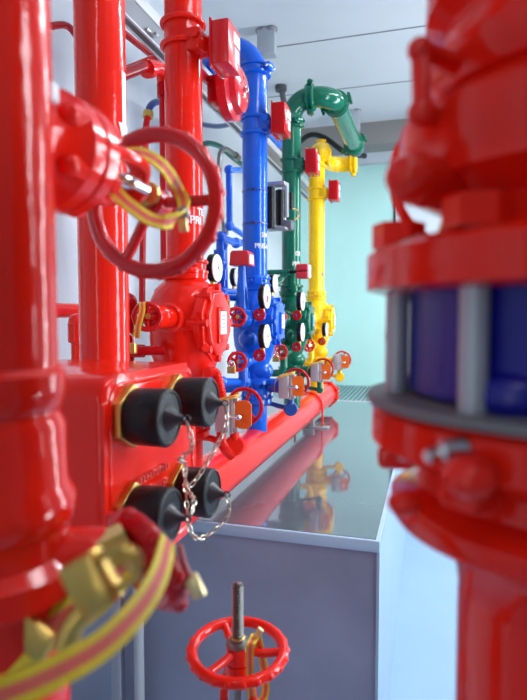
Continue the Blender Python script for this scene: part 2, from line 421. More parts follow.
# ---------------------------------------------------------------- flow switches on the risers
FL = dict(red='large red flow switch box clamped high on the bright red riser above the bell',
          blue='red flow switch box on a blue saddle high on the blue riser',
          green='dark red flow switch box on the green riser below the overhead bend',
          yellow='small red flow switch box on a yellow saddle at the yellow riser')
for col in YS:
    y, m, r = YS[col], CM[col], PR[col]; z = 1.12
    fx, fz = (.028, -.035) if col == 'red' else (0, .01)
    t = thing('flow_switch', (-1, y, z), FL[col], 'flow switch', 'flow switch boxes high on the risers')
    for dz in ((.11, .02) if col == 'red' else (.06, -.03)): b = B(); b.torus((-1, y, z - .02 + dz), (0, 0, 1), r + .008, .010); b.build('clamp_ring', m, t)
    b = B(); b.cyl((-.97, y, z - .01), (-.84, y, z - .01), .05, .032, seg=20)
    b.box((-.93, y - .045, z + .0), (.07, .05, .09), bev=.012); b.ball((-.915, y - .03, z - .01), .045)
    bolt(b, (-.915, y - .07, z + .01), (0, -1, 0), .018, .02); b.build('saddle', m, t)
    b = B(); b.box((fx - .835, y - .01, z + fz), (.075, .145, .17), bev=.008); bx = b.build('switch_box', DRED if col != 'red' else mat('box_red', (.62, .012, .018), .3, coat=.3), t)
    b = B(); b.box((fx - .874, y - .01, z + fz), (.008, .157, .184), bev=.002); b.build('back_plate', DRED, t)
    b = B(); b.box((fx - .797, y + .01, z + fz + .035), (.003, .075, .045), bev=0); b.box((fx - .797, y + .01, z + fz - .025), (.003, .05, .05), bev=0); b.build('label_plate', LABEL, bx)
    for sy in (-.062, .045):
        for sz in (-.088, .088): b = B(); b.cyl((fx - .878, y - .01 + sy, z + fz + sz), (fx - .868, y - .01 + sy, z + fz + sz), .008, seg=8); b.build('screw', CHROME, t)

# ---------------------------------------------------------------- alarm bell
bc = V((-.88, 2.46, 1.03))
t = thing('alarm_bell', bc, 'round red alarm bell gong mounted behind the flow switch on the red riser', 'bell')
b = B(); b.lathe([(.11, -.035), (.131, -.03), (.131, .012), (.12, .016), (.105, .022), (.095, .048), (.075, .058), (.0, .062)], bc, (1, 0, 0), 56); b.build('gong', mat('bell_red', (.6, .015, .03), .2, coat=.5), t)
b = B(); b.cyl(bc + V((.06, 0, 0)), bc + V((.078, 0, 0)), .008, seg=12); bolt(b, bc + V((.062, 0, 0)), (1, 0, 0), .015, .008); b.build('centre_screw', CHROME, t)
b = B(); b.box(bc + V((-.065, 0, 0)), (.07, .12, .12), bev=.01); b.box(bc + V((-.09, -.1, .03)), (.03, .26, .03)); b.build('back_box', DRED, t)
b = B()
for k in range(5):
    a = 2 * PI * k / 5 + .4; p = bc + V((.061, .05 * math.cos(a), .05 * math.sin(a))); b.box(p, (.002, .012, .012), bev=0)
b.build('stamped_mark', DRED, t)

# ================================================================ ALARM VALVE STATIONS
def gauge(c, label, stem_to, m, mark=True, r=.068, group='pressure gauges along the risers'):
    c = V(c); t = thing('pressure_gauge', c - V((0, 0, r)), label, 'gauge', group)
    b = B(); b.cyl(c - V((.032, 0, 0)), c, r, seg=36, bev=.003); b.build('gauge_case', BLACKG, t)
    b = B(); b.cyl(c - V((.002, 0, 0)), c + V((.004, 0, 0)), r * .965, seg=36); d = b.build('dial', WHITE, t)
    b = B()
    for k in range(11):
        a = math.radians(225 - 27 * k); p = c + V((.0045, r * .8 * math.cos(a), r * .72 * math.sin(a)))
        b.box(p, (.001, .0016, .008), Matrix.Rotation(a - PI / 2, 3, 'X'), bev=0)
    b.build('dial_tick', INK, d)
    b = B(); b.box(c + V((.005, .006, .012)), (.001, .003, r * .8), Matrix.Rotation(.6, 3, 'X'), bev=0); b.cyl(c + V((.002, 0, 0)), c + V((.007, 0, 0)), .004, seg=10); b.build('needle', BLACKG, d)
    if mark:
        b = B(); b.box(c + V((.0048, -.003, -.016)), (.001, .034, .03), bev=0); b.build('dial_mark', PINK, d)
    b = B(); b.cyl(c - V((.022, 0, r - .004)), c - V((.022, 0, r + .02)), .012, seg=12); b.build('gauge_stem', BRASS, t)
    if stem_to:
        q = c - V((.022, 0, r + .02)); b = B(); b.tube([q, q - V((0, 0, .03)), (q + V(stem_to)) / 2 - V((0, 0, .02)), V(stem_to)], .012, seg=12); b.build('siphon_pipe', m, t)
    return t
def gauge_cock(c, label, m, back):
    c = V(c); t = thing('gauge_valve', c - V((0, 0, .02)), label, 'valve', 'small gauge valves with red handwheels')
    b = B(); b.cyl(c + V((0, .07, -.0)), c + V((0, .02, 0)), .02, .014, seg=16); b.cyl(c + V((0, .06, -.025)), c + V((0, .06, .04)), .017, seg=16)
    b.tube([c + V((0, .07, 0)), c + V((-.02, .12, 0)), V(back)], .016, seg=12); b.build('valve_body', m, t)
    b = wheel_mesh(c, (0.1, -1, 0), .026, .008, 5, 90, lobes=8, hub=.011); b.build('handwheel', DRED, t)
    b = B(); b.cyl(c + V((0, .01, 0)), c + V((0, -.014, 0)), .007, seg=10); b.build('wheel_nut', CHROME, t)
    return t
def padlock(c, label, k=1.0, rx=0.0, group='brass padlocks', sm=None):
    c = V(c); t = thing('padlock', c - V((0, 0, .02)), label, 'padlock', group)
    b = B(); b.box(c, (.042 * k, .02 * k, .034 * k), Matrix.Rotation(rx, 3, 'Y'), bev=.004); b.build('lock_body', BRASS, t)
    b = B(); R3 = Matrix.Rotation(rx, 3, 'Y')
    b.tube([c + R3 @ V(p) * k for p in ((-.013, 0, .014), (-.013, 0, .034), (-.008, 0, .042), (0, 0, .045), (.008, 0, .042), (.013, 0, .034), (.013, 0, .014))], .0035 * k, seg=8); b.build('shackle', sm or CHROME, t)
    return t

AL = dict(red='large bright red alarm check valve body with hexagonal bolted cover plate',
          blue='blue alarm check valve with bolted cover plate between its gauges and red wheels',
          green='dark green alarm check valve with bolted cover plate on the green riser',
          yellow='yellow alarm check valve at the far end of the row')
CV = dict(red='red gate valve with round handwheel at the foot of the bright red riser',
          blue='blue gate valve with thin red handwheel at the foot of the blue riser',
          green='green gate valve with thin red handwheel at the foot of the green riser',
          yellow='yellow gate valve with thin red handwheel at the foot of the yellow riser')
for col in YS:
    y, m, r = YS[col], CM[col], PR[col]; k = 1.0 if col == 'red' else .86
    dk = DRED if col == 'red' else NAVY if col == 'blue' else m
    t = thing('alarm_valve', (-1, y, -.35), AL[col], 'valve', 'alarm check valves')
    b = B(); b.lathe([(r, .19), (r + .018, .185), (r + .018, .165), (r + .008, .158), (.098 * k, .15), (.128 * k, .12), (.146 * k, .075), (.152 * k, .02), (.152 * k, -.10), (.145 * k, -.16), (.12 * k, -.23), (.09 * k, -.28), (.078 * k, -.33), (.078 * k, -.36)], (-1, y, 0), (0, 0, 1), 48)
    b.cyl((-1, y, -.02), (-.865, y, -.02), .13 * k, seg=36)
    b.box((-.945, y - .02, -.03), (.10, .25 * k, .05), bev=.01); b.box((-.945, y, -.14), (.09, .2 * k, .05), bev=.01); b.box((-.945, y, .08), (.08, .18 * k, .04), bev=.01)
    body = b.build('body', m, t)
    b = B(); b.cyl((-.90, y, -.02), (-.878, y, -.02), .15 * k, seg=36); n6 = [(q[0] * .155 * k, q[1] * .165 * k) for q in hexpts(1, PI / 6 if col != 'x' else 0, 8)]
    b.prism(n6, (-.885, y, -.02), (0, 1, 0), (0, 0, 1), .025, bev=.005)
    b.prism([(q[0] * .85, q[1] * .85) for q in n6], (-.86, y, -.02), (0, 1, 0), (0, 0, 1), .022, bev=.012)
    b.box((-.836, y, -.03), (.018, .09 * k, .15 * k), bev=.004); cov = b.build('cover_plate', m, t)
    b = B(); b.box((-.8265, y, -.02), (.003, .07 * k, .095 * k), bev=0); nm = b.build('name_plate', LABEL if col != 'green' else mat('blue_plate', (.15, .35, .75), .4), cov)
    b = B()
    for i in range(5): b.box((-.8245, y + random.uniform(-.004, .004), .01 - i * .016), (.001, (.04, .05, .032, .048, .02)[i] * k, .004), bev=0)
    b.build('plate_print', INK, nm)
    for i in range(8):
        b = B(); a = 2 * PI * (i + .5) / 8 + PI / 8; p = V((-.86, y + .14 * k * math.cos(a), -.02 + .15 * k * math.sin(a)))
        bolt(b, p, (1, 0, 0), .016 * k, .018); b.cyl(p - V((.07, 0, 0)), p, .012 * k, seg=12)
        b.build('cover_bolt', m, cov)
    b = B(); b.cyl((-1 + .12 * k, y - .10 * k, -.12), (-1 + .145 * k, y - .125 * k, -.12), .018, seg=14, bev=.004); b.build('plug', m, t)
    # side port towards the near side and its angle valve
    b = B(); b.cyl((-1, y - .1 * k, .0), (-1, y - .17 * k, .0), .062 * k, seg=28, bev=.008); b.cyl((-1, y - .15, .0), (-1, y - .3, .0), .042 * k, seg=24, bev=.004)
    if col != 'red': b.ball((-1, y - .24, .0), .062); b.ball((-.99, y - .16, -.12), .055)
    b.build('side_port', m, t)
    for j, (z, nm_) in enumerate(((.005, 'upper'), (-.235, 'lower'))):
        if col == 'yellow' and j == 0: pass
        sx = -1.0 if j == 0 else -.995; wy = y - .335
        v = thing('angle_valve', (sx, wy, z - .06), '%s %s side valve with lobed red handwheel' % (nm_, col) + (' and striped strap' if col == 'red' and j == 0 else ', %s the gauges' % ('left of' if j == 0 else 'low beside')), 'valve', 'side valves with lobed red handwheels')
        b = B(); b.cyl((sx, wy + .015, z), (sx, wy + .06, z), .018, .03, seg=18); b.ball((sx, wy + .1, z), .05 if j else .046)
        if j: b.cyl((sx, wy + .1, z), (sx, y - .08, z), .042, seg=20); b.cyl((sx, wy + .1, z), (sx, wy + .1, z - .12), .028, seg=18); b.tube([(sx, wy + .1, z - .11), (sx - .02, wy + .1, z - .15), (sx - .08, wy + .1, z - .16), (sx - .25, wy + .1, z - .16)], .026, seg=14)
        b.build('valve_body', m, v)
        ax = (.62, -1, .08)
        b = wheel_mesh((sx, wy, z), ax, .047, .0095, 6, 30, lobes=6, hub=.016, dish=.018, sr=.008); b.build('handwheel', DRED, v)
        b = B(); bolt(b, V((sx, wy, z)) + V(ax).normalized() * .02, ax, .011, .012); b.build('wheel_nut', CHROME if j else BRASS, v)
    # ------- isolation valve
    g = thing('gate_valve', (-1, y, -.66), CV[col], 'valve', 'gate valves at the feet of the risers')
    b = B(); b.lathe([(.074, -.35), (.074, -.36), (.106, -.365), (.106, -.388), (.072, -.393), (.072, -.41), (.09, -.416), (.09, -.45), (.07, -.456), (.07, -.474), (.092, -.48), (.092, -.505), (.07, -.51), (.062, -.52), (.062, -.70)], (-.99, y, 0), (0, 0, 1), 40)
    b.ball((-.965, y + .005, -.315), .075, (1, 1, .8), 24)
    b.cyl((-.96, y, -.40), (-.84, y, -.40), .042, seg=24, bev=.004); b.build('body', m, g)
    for i in range(8):
        b = B(); a = 2 * PI * i / 8; p = V((-.99 + .088 * math.cos(a), y + .088 * math.sin(a), -.475)); b.cyl(p, p + V((0, 0, .11)), .007, seg=8); bolt(b, p, (0, 0, 1), .013, .012)
        b.build('flange_bolt', m, g)
    b = B(); b.box((-.83, y + .03, -.40), (.08, .1, .09), bev=.015); b.cyl((-.79, y + .06, -.40), (-.78, y + .13, -.40), .02, seg=16); b.build('gear_box', m if col != 'red' else RED, g)
    wc = V((-.78, y + .14, -.39))
    hw = wheel_mesh(wc, (0, -1, 0), .077, .0085, 3, 10, hub=.02); hw.build('handwheel', DRED, g)
    # drain / rounded end on an arm below
    dl = dict(red='red round capped drain end hanging below the nearest tamper switch', blue='dark blue round capped drain end standing over the header',
              green='green capped drain end below the third tamper switch', yellow='yellow round capped drain end below the farthest tamper switch')[col]
    d = thing('drain_fitting', (-.78, y, -.60), dl, 'drain fitting', 'round drain ends under the tamper switches')
    dm = m if col != 'blue' else mat('deep_blue_paint', (.008, .075, .36), .3, coat=.4, bump=.2)
    ax = V((.35, -1, 0)) if col != 'red' else V((.5, -1, 0)); ax.normalize(); dc = V((-.78, y, -.535))
    rr = .042 if col != 'green' else .026
    b = B(); b.cyl(dc - ax * .02, dc + ax * .016, rr, seg=30, bev=.006); b.cyl(dc + V((0, 0, rr * .6)), dc + V((0, 0, .10)), .02, seg=16); b.build('cap_body', dm, d)
    b = B(); b.tube([dc - ax * .005, dc + V((-.07, .01, .01)), dc + V((-.12, .02, .02)), (-.93, y, -.51)], .014, seg=14); b.build('arm', dm, d)
    # tamper switch
    tl = dict(red='grey tamper switch box right of the black caps, wrapped by a yellow strap', blue='grey tamper switch box between the blue riser and the blue drain end',
              green='grey tamper switch box in front of the green riser foot', yellow='small grey tamper switch box farthest away by the yellow drain end')[col]
    d = thing('tamper_switch', (-.8, y - .05, -.47), tl, 'switch', 'grey tamper switch boxes')
    bc2 = V((-.80, y - .05, -.395))
    b = B(); b.box(bc2, (.058, .10, .135), bev=.006); sb = b.build('switch_box', GREYBOX, d)
    b = B(); b.box(bc2 + V((.034, .01, 0)), (.012, .09, .15), bev=.003); b.box(bc2 + V((.045, .0, -.06)), (.03, .05, .02), bev=.003); b.box(bc2 + V((.045, .0, .062)), (.03, .05, .016), bev=.003); b.build('bracket', GALV, d)
    b = B(); p = bc2 + V((.035, -.045, 0)); b.cyl(p, p + V((.04, -.012, 0)), .010, seg=12, bev=.003); b.ball(p + V((.04, -.012, 0)), .013); b.build('set_screw', CHROME, d)
    # orange tag
    tg = thing('warning_tag', (-.735, y - .06, -.46), 'orange plate tag beside the %s riser tamper switch' % col, 'tag', 'orange tags by the tamper switches')
    b = B(); P = [(-.035, -.055), (.02, -.055), (.036, -.04), (.036, .045), (.02, .06), (-.035, .06)]
    b.prism([(x * 1.0, z) for x, z in P], (-.722, y - .055, -.395), (1, 0, 0), (0, 0, 1), .006); pl = b.build('plate', ORANGE, tg)
    b = B()
    for i in range(3):
        for j in range(3): b.cyl((-.73 + i * .012, y - .065, -.415 + j * .012 - i * .003), (-.73 + i * .012, y - .062, -.415 + j * .012 - i * .003), .002, seg=6)
    b.build('punched_dot', DRED, pl)

# gauges
for col, txt in (('blue', 'in front of the blue valve'), ('green', 'in front of the green valve')):
    y = YS[col]
    gauge((-.862, y - .225, .118), 'upper round pressure gauge with pink dial mark %s' % txt, None, CM[col])
    gauge_cock((-.90, y - .24, .018), 'little red handwheel valve under the upper gauge %s' % txt, CM[col], (-.99, y - .1, .02))
for col, txt in (('blue', 'the blue valve'), ('green', 'the green valve'), ('yellow', 'the yellow valve')):
    y = YS[col]; q = .9 if col == 'yellow' else 1
    gauge((-.862, y - .225, -.10), 'lower plain white pressure gauge in front of %s' % txt, None, CM[col], mark=False, r=.067 * q)
    gauge_cock((-.90, y - .24, -.205), 'little red handwheel valve under the lower gauge of %s' % txt, CM[col], (-.98, y - .1, -.2))
gauge((-.965, 2.482, .235), 'pressure gauge sticking out behind the bright red riser at its coupling', (-1, 2.33, .09), RED, mark=False, r=.066)
gauge((-.97, 3.531, .225), 'pressure gauge half hidden behind the blue riser', (-1, 3.31, .08), BLUE, mark=False, r=.06)
gauge(at(237, 277, X=-1.22), 'pressure gauge by the wall left of the blue riser', tuple(at(241, 292, X=-1.25)), BLUE, mark=False, r=.06)
b = B()
# ---------------------------------------------------------------- pressure switches
def pswitch(c, label, m, foot, split=False):
    c = V(c); t = thing('pressure_switch', c - V((0, 0, .05)), label, 'switch', 'red pressure switch boxes')
    b = B()
    if split: b.box(c + V((0, 0, .022)), (.085, .09, .04), bev=.008); b.box(c - V((0, 0, .022)), (.085, .09, .04), bev=.008)
    else:
        b.prism([(-.058, -.038), (.058, -.038), (.052, .03), (.04, .042), (-.04, .042), (-.052, .03)], c + V((0, .05, 0)), (1, 0, 0), (0, 0, 1), .1, bev=.006)
    bb = b.build('switch_box', mat('switch_red', (.6, .02, .03), .35), t)
    b = B(); b.box(c + V((.058 if not split else .043, -.01, -.005)), (.004, .07, .05), bev=0); b.build('label_plate', LABEL, bb)
    b = B(); f = V(foot); top = c - V((0, 0, .035)); b.cyl(f, V((f.x, f.y, f.z + (top.z - f.z) * .75)), .04, .024, seg=20); b.cyl(V((f.x, f.y, f.z + (top.z - f.z) * .7)), V((f.x, f.y, top.z)), .022, seg=20); b.build('standpipe', m, t)
pswitch((-1.0, 2.95, .325), 'red pressure switch on a blue tapered standpipe left of the blue riser', BLUE, (-1.0, 2.95, .04))
t = thing('pressure_switch', at(302, 272, X=-.87) - V((0, 0, .04)), 'red split pressure switch box in front of the green riser', 'switch', 'red pressure switch boxes')
c = at(303, 271.5, X=-.87)
b = B(); b.box(c + V((0, 0, .026)), (.085, .1, .05), bev=.012); b.box(c - V((0, 0, .026)), (.085, .1, .05), bev=.012); bb = b.build('switch_box', mat('switch_red', (.6, .02, .03), .35), t)
b = B(); b.box(c + V((.045, -.0, 0)), (.012, .08, .09), bev=.003); b.build('label_plate', LABEL, bb)
b = B(); b.cyl(c, c - V((.10, 0, 0)), .012, seg=10); b.build('conduit', BLACK, t)
b = B(); q = c - V((.10, 0, 0)); b.cyl(q, V((-1.25, q.y, q.z)), .018, seg=14); b.ball((-1.25, q.y, q.z), .035); b.cyl((-1.25, q.y, q.z), (-1.25, q.y, q.z + .07), .022, seg=12)
b.tube([q - V((.02, 0, 0)), q + V((-.06, -.0, -.05)), q + V((-.12, -.1, -.16)), (-1.06, 3.8, -.02)], .024, seg=14); b.build('pipe_branch', GREEN, t)

# ---------------------------------------------------------------- small straps and padlocks at the stations
def strap(pts, wd, width, label, closed=False, group='yellow and pink striped straps', buckle=None):
    t = thing('locking_strap', pts[0], label, 'strap', group)
    b = B(); b.ribbon(pts, wd, width, .0016, closed); b.build('webbing', [SYEL, SPINK], t)
    if buckle is not None:
        c, rot = buckle; b = B(); b.box(c, (.014, .008, .030), rot, bev=.002); b.build('buckle', mat('brass_pale', (.8, .68, .35), .35, metal=.6), t)
    return t
rc = V((-1.0, 1.863, .005))
strap([rc + V(p) for p in ((-.01, -.02, .05), (.0, -.04, .02), (-.01, -.05, -.03), (-.02, -.045, -.075), (-.035, -.02, -.06), (-.03, .02, .0), (-.02, .01, .045))], (1, .2, 0), .022, 'striped strap hanging on the red side valve wheel', closed=True)
padlock(rc + V((-.045, -.05, -.115)), 'brass padlock hanging below the red side valve wheel', 1.15)
for (px, py, X, lab) in ((231.5, 370, -1.0, 'brass padlock on the lower red wheel left of the blue riser'), (276, 359, -1.0, 'brass padlock between the blue and green valves'),):
    c = at(px, py, X=X - .01); padlock(c, lab, 1.1)
c0 = at(229, 309, Y=2.83); strap([c0 + V(p) for p in ((0, -.02, .06), (.01, -.03, .02), (0, -.03, -.06), (-.01, -.03, -.10), (-.02, .0, -.06), (-.01, .01, .0))], (1, .2, 0), .014, 'yellow strap on the upper red wheel left of the blue riser', closed=True)
for col, lab in (('red', 'yellow strap looped over the nearest tamper switch'), ('blue', 'yellow strap looped over the blue riser tamper switch'), ('green', 'yellow strap looped over the green riser tamper switch')):
    y = YS[col]
    strap([(-.74, y - .07, -.315), (-.78, y - .1, -.322), (-.83, y - .11, -.345), (-.86, y - .07, -.39), (-.87, y - .0, -.44), (-.85, y + .06, -.40), (-.80, y + .08, -.33)], (0, .6, 1), .013, lab, closed=True)

# extra trim pipework between risers (small blue, red and green pipes, hoses)
def hose(pts, r, m, label, name='flexible_hose', rf=None, n=8, ends=None, group=None):
    b = B(); b.tube(pts, r, seg=12, n=n, rf=rf)
    if ends is None:
        return tag(b.build(name, m), label, 'hose' if 'hose' in name else 'pipe', group)
    t = thing(name, pts[-1], label, 'hose' if 'hose' in name else 'pipe', group); b.build('tube', m, t)
    b = B()
    for p, q in ends: b.cyl(p, q, r * 1.5, seg=14)
    b.build('ferrule', BRASS if m in (DRED, NAVY) else STEEL, t); return t
# red corrugated hose beside the red valve
P = smooth_path([at(207, 372, X=-.86), at(216, 374, X=-.84), at(221, 392, X=-.82), at(222, 412, X=-.82), at(221, 432, X=-.82), at(224, 447, X=-.81), at(232, 456, X=-.79)], 30)
b = B(); b.tube(P, .019, seg=12, smooth=False, rf=lambda i: .019 + (.0025 if (i // 2) % 2 else -.0015)); tag(b.build('flexible_hose', RED), 'ribbed red hose curving down beside the bright red valve', 'hose')
hose([at(148, 118, X=-1.7), at(150, 107, X=-1.7), at(157, 102, X=-1.7), at(170, 101, X=-1.7), at(185, 104, X=-1.7)], .022, NAVY, 'dark blue hose arching behind the bright red riser', ends=[(at(148.5, 112, X=-1.7), at(148, 118, X=-1.7))])
hose([at(148, 116, X=-1.7), at(146, 130, X=-1.7), at(143.5, 200, X=-1.7), at(142.5, 260, X=-1.7), at(142, 305, X=-1.7)], .02, DRED, 'thin dark red pipe going down the wall left of the red riser', name='trim_pipe')
hose([at(52, 26, X=-1.6), at(64, 25, X=-1.6), at(72, 30, X=-1.6), at(79, 42, X=-1.6), at(84, 60, X=-1.6)], .016, DRED, 'dark red hose arching at the wall behind the foreground pipe')
hose([at(190, 120, X=-1.7), at(205, 125, X=-1.7), at(222, 126, X=-1.7), at(240, 121, X=-1.7)], .02, NAVY, 'dark blue hose sagging between the red and blue risers')
hose([at(198, 150, X=-1.65), at(205, 144, X=-1.65), at(213, 144, X=-1.65), at(222, 148, X=-1.65), at(232, 157, X=-1.65), at(246, 168, X=-1.65)], .022, mat('green_hose', (.0, .1, .06), .35), 'dark green hose bending down behind the blue riser')
hose([at(238, 158, X=-1.4), at(230, 151, X=-1.4), at(224, 149, X=-1.4), at(220, 155, X=-1.4), at(219.5, 175, X=-1.4), at(221.5, 205, X=-1.4), at(224.5, 232, X=-1.4)], .017, STEEL, 'braided steel hose looping left of the blue riser', ends=[(at(238, 158, X=-1.4), at(235, 155, X=-1.4)), (at(225, 226, X=-1.4), at(225, 235, X=-1.4))])
def blue_pipe(pts, r, label, fit=()):
    t = thing('trim_pipe', pts[-1], label, 'pipe'); b = B(); b.tube(pts, r, seg=14, smooth=False)
    b.build('tube', BLUE, t)
    for p in pts[1:-1]: b = B(); b.ball(p, r * 1.45, seg=14); b.build('elbow', BLUE, t)
    for p in fit: b = B(); b.cyl(V(p) - V((0, 0, .03)), V(p) + V((0, 0, .03)), r * 1.6, seg=12); b.build('union', BLUE, t)
X = -1.32
blue_pipe([at(246, 170, X=X), at(229, 170, X=X), at(229.5, 226, X=X), at(245, 236, X=X)], .023, 'thin blue pipe frame bent left of the upper blue riser')
X = -1.25
blue_pipe([at(246, 243, X=X), at(236, 243, X=X), at(220, 237, X=X), at(220, 262, X=X), at(222, 292, X=X), at(246, 292, X=X)], .025, 'blue trim pipe dropping to the blue valve', fit=[at(220, 255, X=X), at(221, 275, X=X)])
blue_pipe([at(225, 232, X=-1.38), at(225, 245, X=-1.38), at(226, 290, X=-1.38)], .016, 'blue pipe below the braided steel hose')
X = -1.12
blue_pipe([at(246, 299, X=X), at(222, 297, X=X), at(208, 297, X=X)], .021, 'short blue cross pipe just right of the red valve')
blue_pipe([at(246, 372, X=-1.0), at(246, 382, X=-1.0), at(222, 382, X=-1.05), at(200, 380, X=-1.1)], .022, 'blue drain pipe low between red and blue valves')
# silver and misc fittings behind, left of blue
t = thing('trim_pipe', at(162, 300, X=-1.6), 'red horizontal wall pipe behind the foreground column', 'pipe')
b = B(); b.cyl(at(30, 310, X=-1.7), at(90, 311, X=-1.7), .036, seg=20); b.build('tube', RED, t)
t = thing('trim_pipe', at(76, 400, X=-1.25), 'short red vertical pipe with capped elbow left of the plain red riser', 'pipe')
b = B(); b.cyl(at(77, 325, X=-1.25), at(78, 420, X=-1.25), .022, seg=16); b.build('tube', RED, t)
b = B(); b.cyl(at(76.5, 322, X=-1.25), at(76.8, 343, X=-1.25), .032, seg=16, bev=.006); b.ball(at(77, 322, X=-1.25), .032); b.build('fitting', RED, t)
t = thing('trim_pipe', at(130, 352, X=-1.2), 'small red pipe running to the red valve below the side wheel', 'pipe')
b = B(); b.cyl(at(122, 351.5, X=-1.15), at(165, 350, X=-1.0), .019, seg=16); b.build('tube', DRED, t)
b = B(); b.cyl(at(133, 351, X=-1.12), at(144, 351, X=-1.09), .026, seg=16); b.build('fitting', DRED, t)
t = thing('trim_pipe', at(125, 330, X=-1.3), 'red vertical pipe just right of the plain red riser', 'pipe')
b = B(); b.cyl(at(127, 305, X=-1.25), at(128, 420, X=-1.25), .03, seg=16); b.ball(at(127, 303, X=-1.25), .045); b.build('tube', DRED, t)

# upper red branch pipe
t = thing('branch_pipe', at(162, 100, X=-1.2), 'red sprinkler branch pipe with elbow dropping left of the bright red riser', 'pipe')
b = B(); X = -1.25
b.tube([at(118, 77, X=X), at(150, 64.5, X=X)], .024, smooth=False, seg=20); b.tube([at(118, 72, X=X - .12), at(152, 58, X=X - .12)], .014, smooth=False, seg=20)
b.build('tube', DRED, t)
b = B(); b.tube([at(147, 69, X=X), at(156, 68, X=X), at(162, 72, X=X), at(164, 82, X=X)], .033, seg=20); b.cyl(at(146.5, 69, X=X), at(150, 69, X=X), .04); b.build('elbow', RED, t)
b = B(); b.cyl(at(163.5, 78, X=X), at(165, 270, X=X), .022, seg=20); b.cyl(at(163.8, 84, X=X), at(164, 97, X=X), .034, seg=20); b.build('drop_pipe', DRED, t)
hose([at(118, 28, X=-1.75), at(135, 42, X=-1.75), at(160, 62, X=-1.75)], .02, DRED, 'red pipe passing diagonally under the cable tray', name='branch_pipe')

# ================================================================ CABLE TRAY
t = thing('cable_tray', (-1.4, 3, 1.3), 'galvanised steel cable tray running under the ceiling behind the risers', 'cable tray')
b = B(); b.box((-1.306, 2.6, 1.40), (.012, 9.0, .15), bev=0); b.build('side_rail', mat('rail_grey', (.25, .26, .28), .4, metal=.6), t)
b = B(); b.box((-1.302, 2.6, 1.455), (.012, 9.0, .055), bev=0); b.box((-1.344, 2.6, 1.325), (.006, 9.0, .016), bev=0); b.box((-1.300, 2.6, 1.327), (.010, 9.0, .008), bev=0); b.build('rail_flange', mat('bright_channel', (.6, .62, .64), .4, metal=.5), t)
b = B(); b.box((-1.325, 2.6, 1.332), (.036, 9.0, .008), bev=0); b.box((-1.348, 2.6, 1.40), (.006, 9.0, .15), bev=0); b.build('tray_bottom', DGALV, t)
b = B(); p = at(152, 35, X=-1.30); b.cyl(p, p + V((.03, 0, 0)), .012, seg=10); b.box(p + V((.01, -.03, -.004)), (.012, .08, .012), bev=.002); b.build('joint_bolt', CHROME, t)
for i, (px, lab) in enumerate(((281, 'dark threaded hanger rod between ceiling and tray near the blue riser'),)):
    p = at(px, 86, Z=ZC); t = thing('hanger_rod', (p.x, p.y, 1.46), lab, 'hanger rod')
    b = B(); b.cyl((-1.325, p.y, 1.34), (p.x, p.y, ZC), .03, seg=16); b.build('rod', DGALV, t)
    b = B(); b.cyl((p.x, p.y, ZC - .05), (p.x, p.y, ZC), .06, seg=20); b.build('ceiling_cup', mat('cup_grey', (.06, .065, .075), .5), t)
# bundle of cables in the tray / black pipe at the back
hose([at(296, 145, Y=6.3), at(310, 135, Y=6.3), at(325, 138, Y=6.3), at(345, 152, Y=6.3), at(365, 156, Y=6.6)], .03, BLACK, 'black rubber cable arching behind the green and yellow bends', name='power_hose')
# ceiling boxes
for (x0, y0, x1, y1, lab) in ((258, 32, 276, 57, 'grey box on the ceiling beside the blue bend'), (345, 111, 360, 132, 'grey box on the ceiling above the green pipe end')):
    c = at((x0 + x1) / 2, (y0 + y1) / 2, Z=ZC - .12); sc = (c.dot(Fv)) / FPX
    t = thing('junction_box', c, lab, 'junction box'); b = B(); b.box(c + V((0, 0, .01)), ((x1 - x0) * sc, .12, (y1 - y0) * sc), Matrix.Rotation(.1, 3, 'Z'), bev=.008); b.build('box_body', mat('pale_grey_box', (.34, .38, .42), .6), t)
    b = B(); w = (x1 - x0) * sc * .3
    for s in (-1, 1): b.ball(c + V((s * w, -.02, (y1 - y0) * sc * .5)), .05, (1, 1, .6)); b.cyl(c + V((s * w, -.02, (y1 - y0) * sc * .5)), V((c.x + s * w, c.y - .02, ZC)), .02, seg=10)
    b.build('cable_gland', mat('gland_grey', (.2, .22, .25), .5), t)

# ================================================================ ELECTRIC ACTUATOR between blue and green risers
X = -.93
t = thing('air_device', at(280, 230, X=X), 'black twin cylinder device with grey brackets between blue and green risers', 'actuator')
def vcyl(b, px, y0, y1, r, X=X): p = at(px, y0, X=X); q = at(px, y1, X=X); b.cyl(V((p.x, p.y, p.z)), V((p.x, p.y, q.z)), r, seg=24, bev=.006)
for a_ in ((270.5, 187, 229, .028, X), (280, 190, 226, .030, X), (290.5, 192, 209, .018, -.88)): b = B(); vcyl(b, *a_); b.build('cylinder', BLACKG, t)
b = B(); p = at(276, 184.5, X=X); b.box(p, (.13, .07, .026), bev=.008); b.build('bracket', GALV, t); b = B(); p = at(277, 229, X=X); b.box(p, (.13, .08, .018), bev=.006); b.build('bracket', GALV, t); b = B(); vcyl(b, 284, 184, 229, .014); b.build('bracket_rod', GALV, t)
b = B(); p = at(287.5, 225.5, X=-.88); b.box(p, (.07, .08, .06), bev=.01); b.build('motor_box', mat('motor_grey', (.12, .13, .16), .4), t)
b = B(); b.tube([at(290, 208, X=-.88), at(297, 210, X=-.87), at(299, 216, X=-.87), at(294, 220, X=-.88)], .005, seg=8); b.build('lead_wire', mat('copper_wire', (.5, .25, .08), .4), t)
b = B(); p = at(291, 200, X=-.88); b.box(at(286, 200, X=-.9), (.03, .05, .22), bev=.008); b.build('grey_cover', mat('cover_grey', (.3, .32, .36), .4), t)

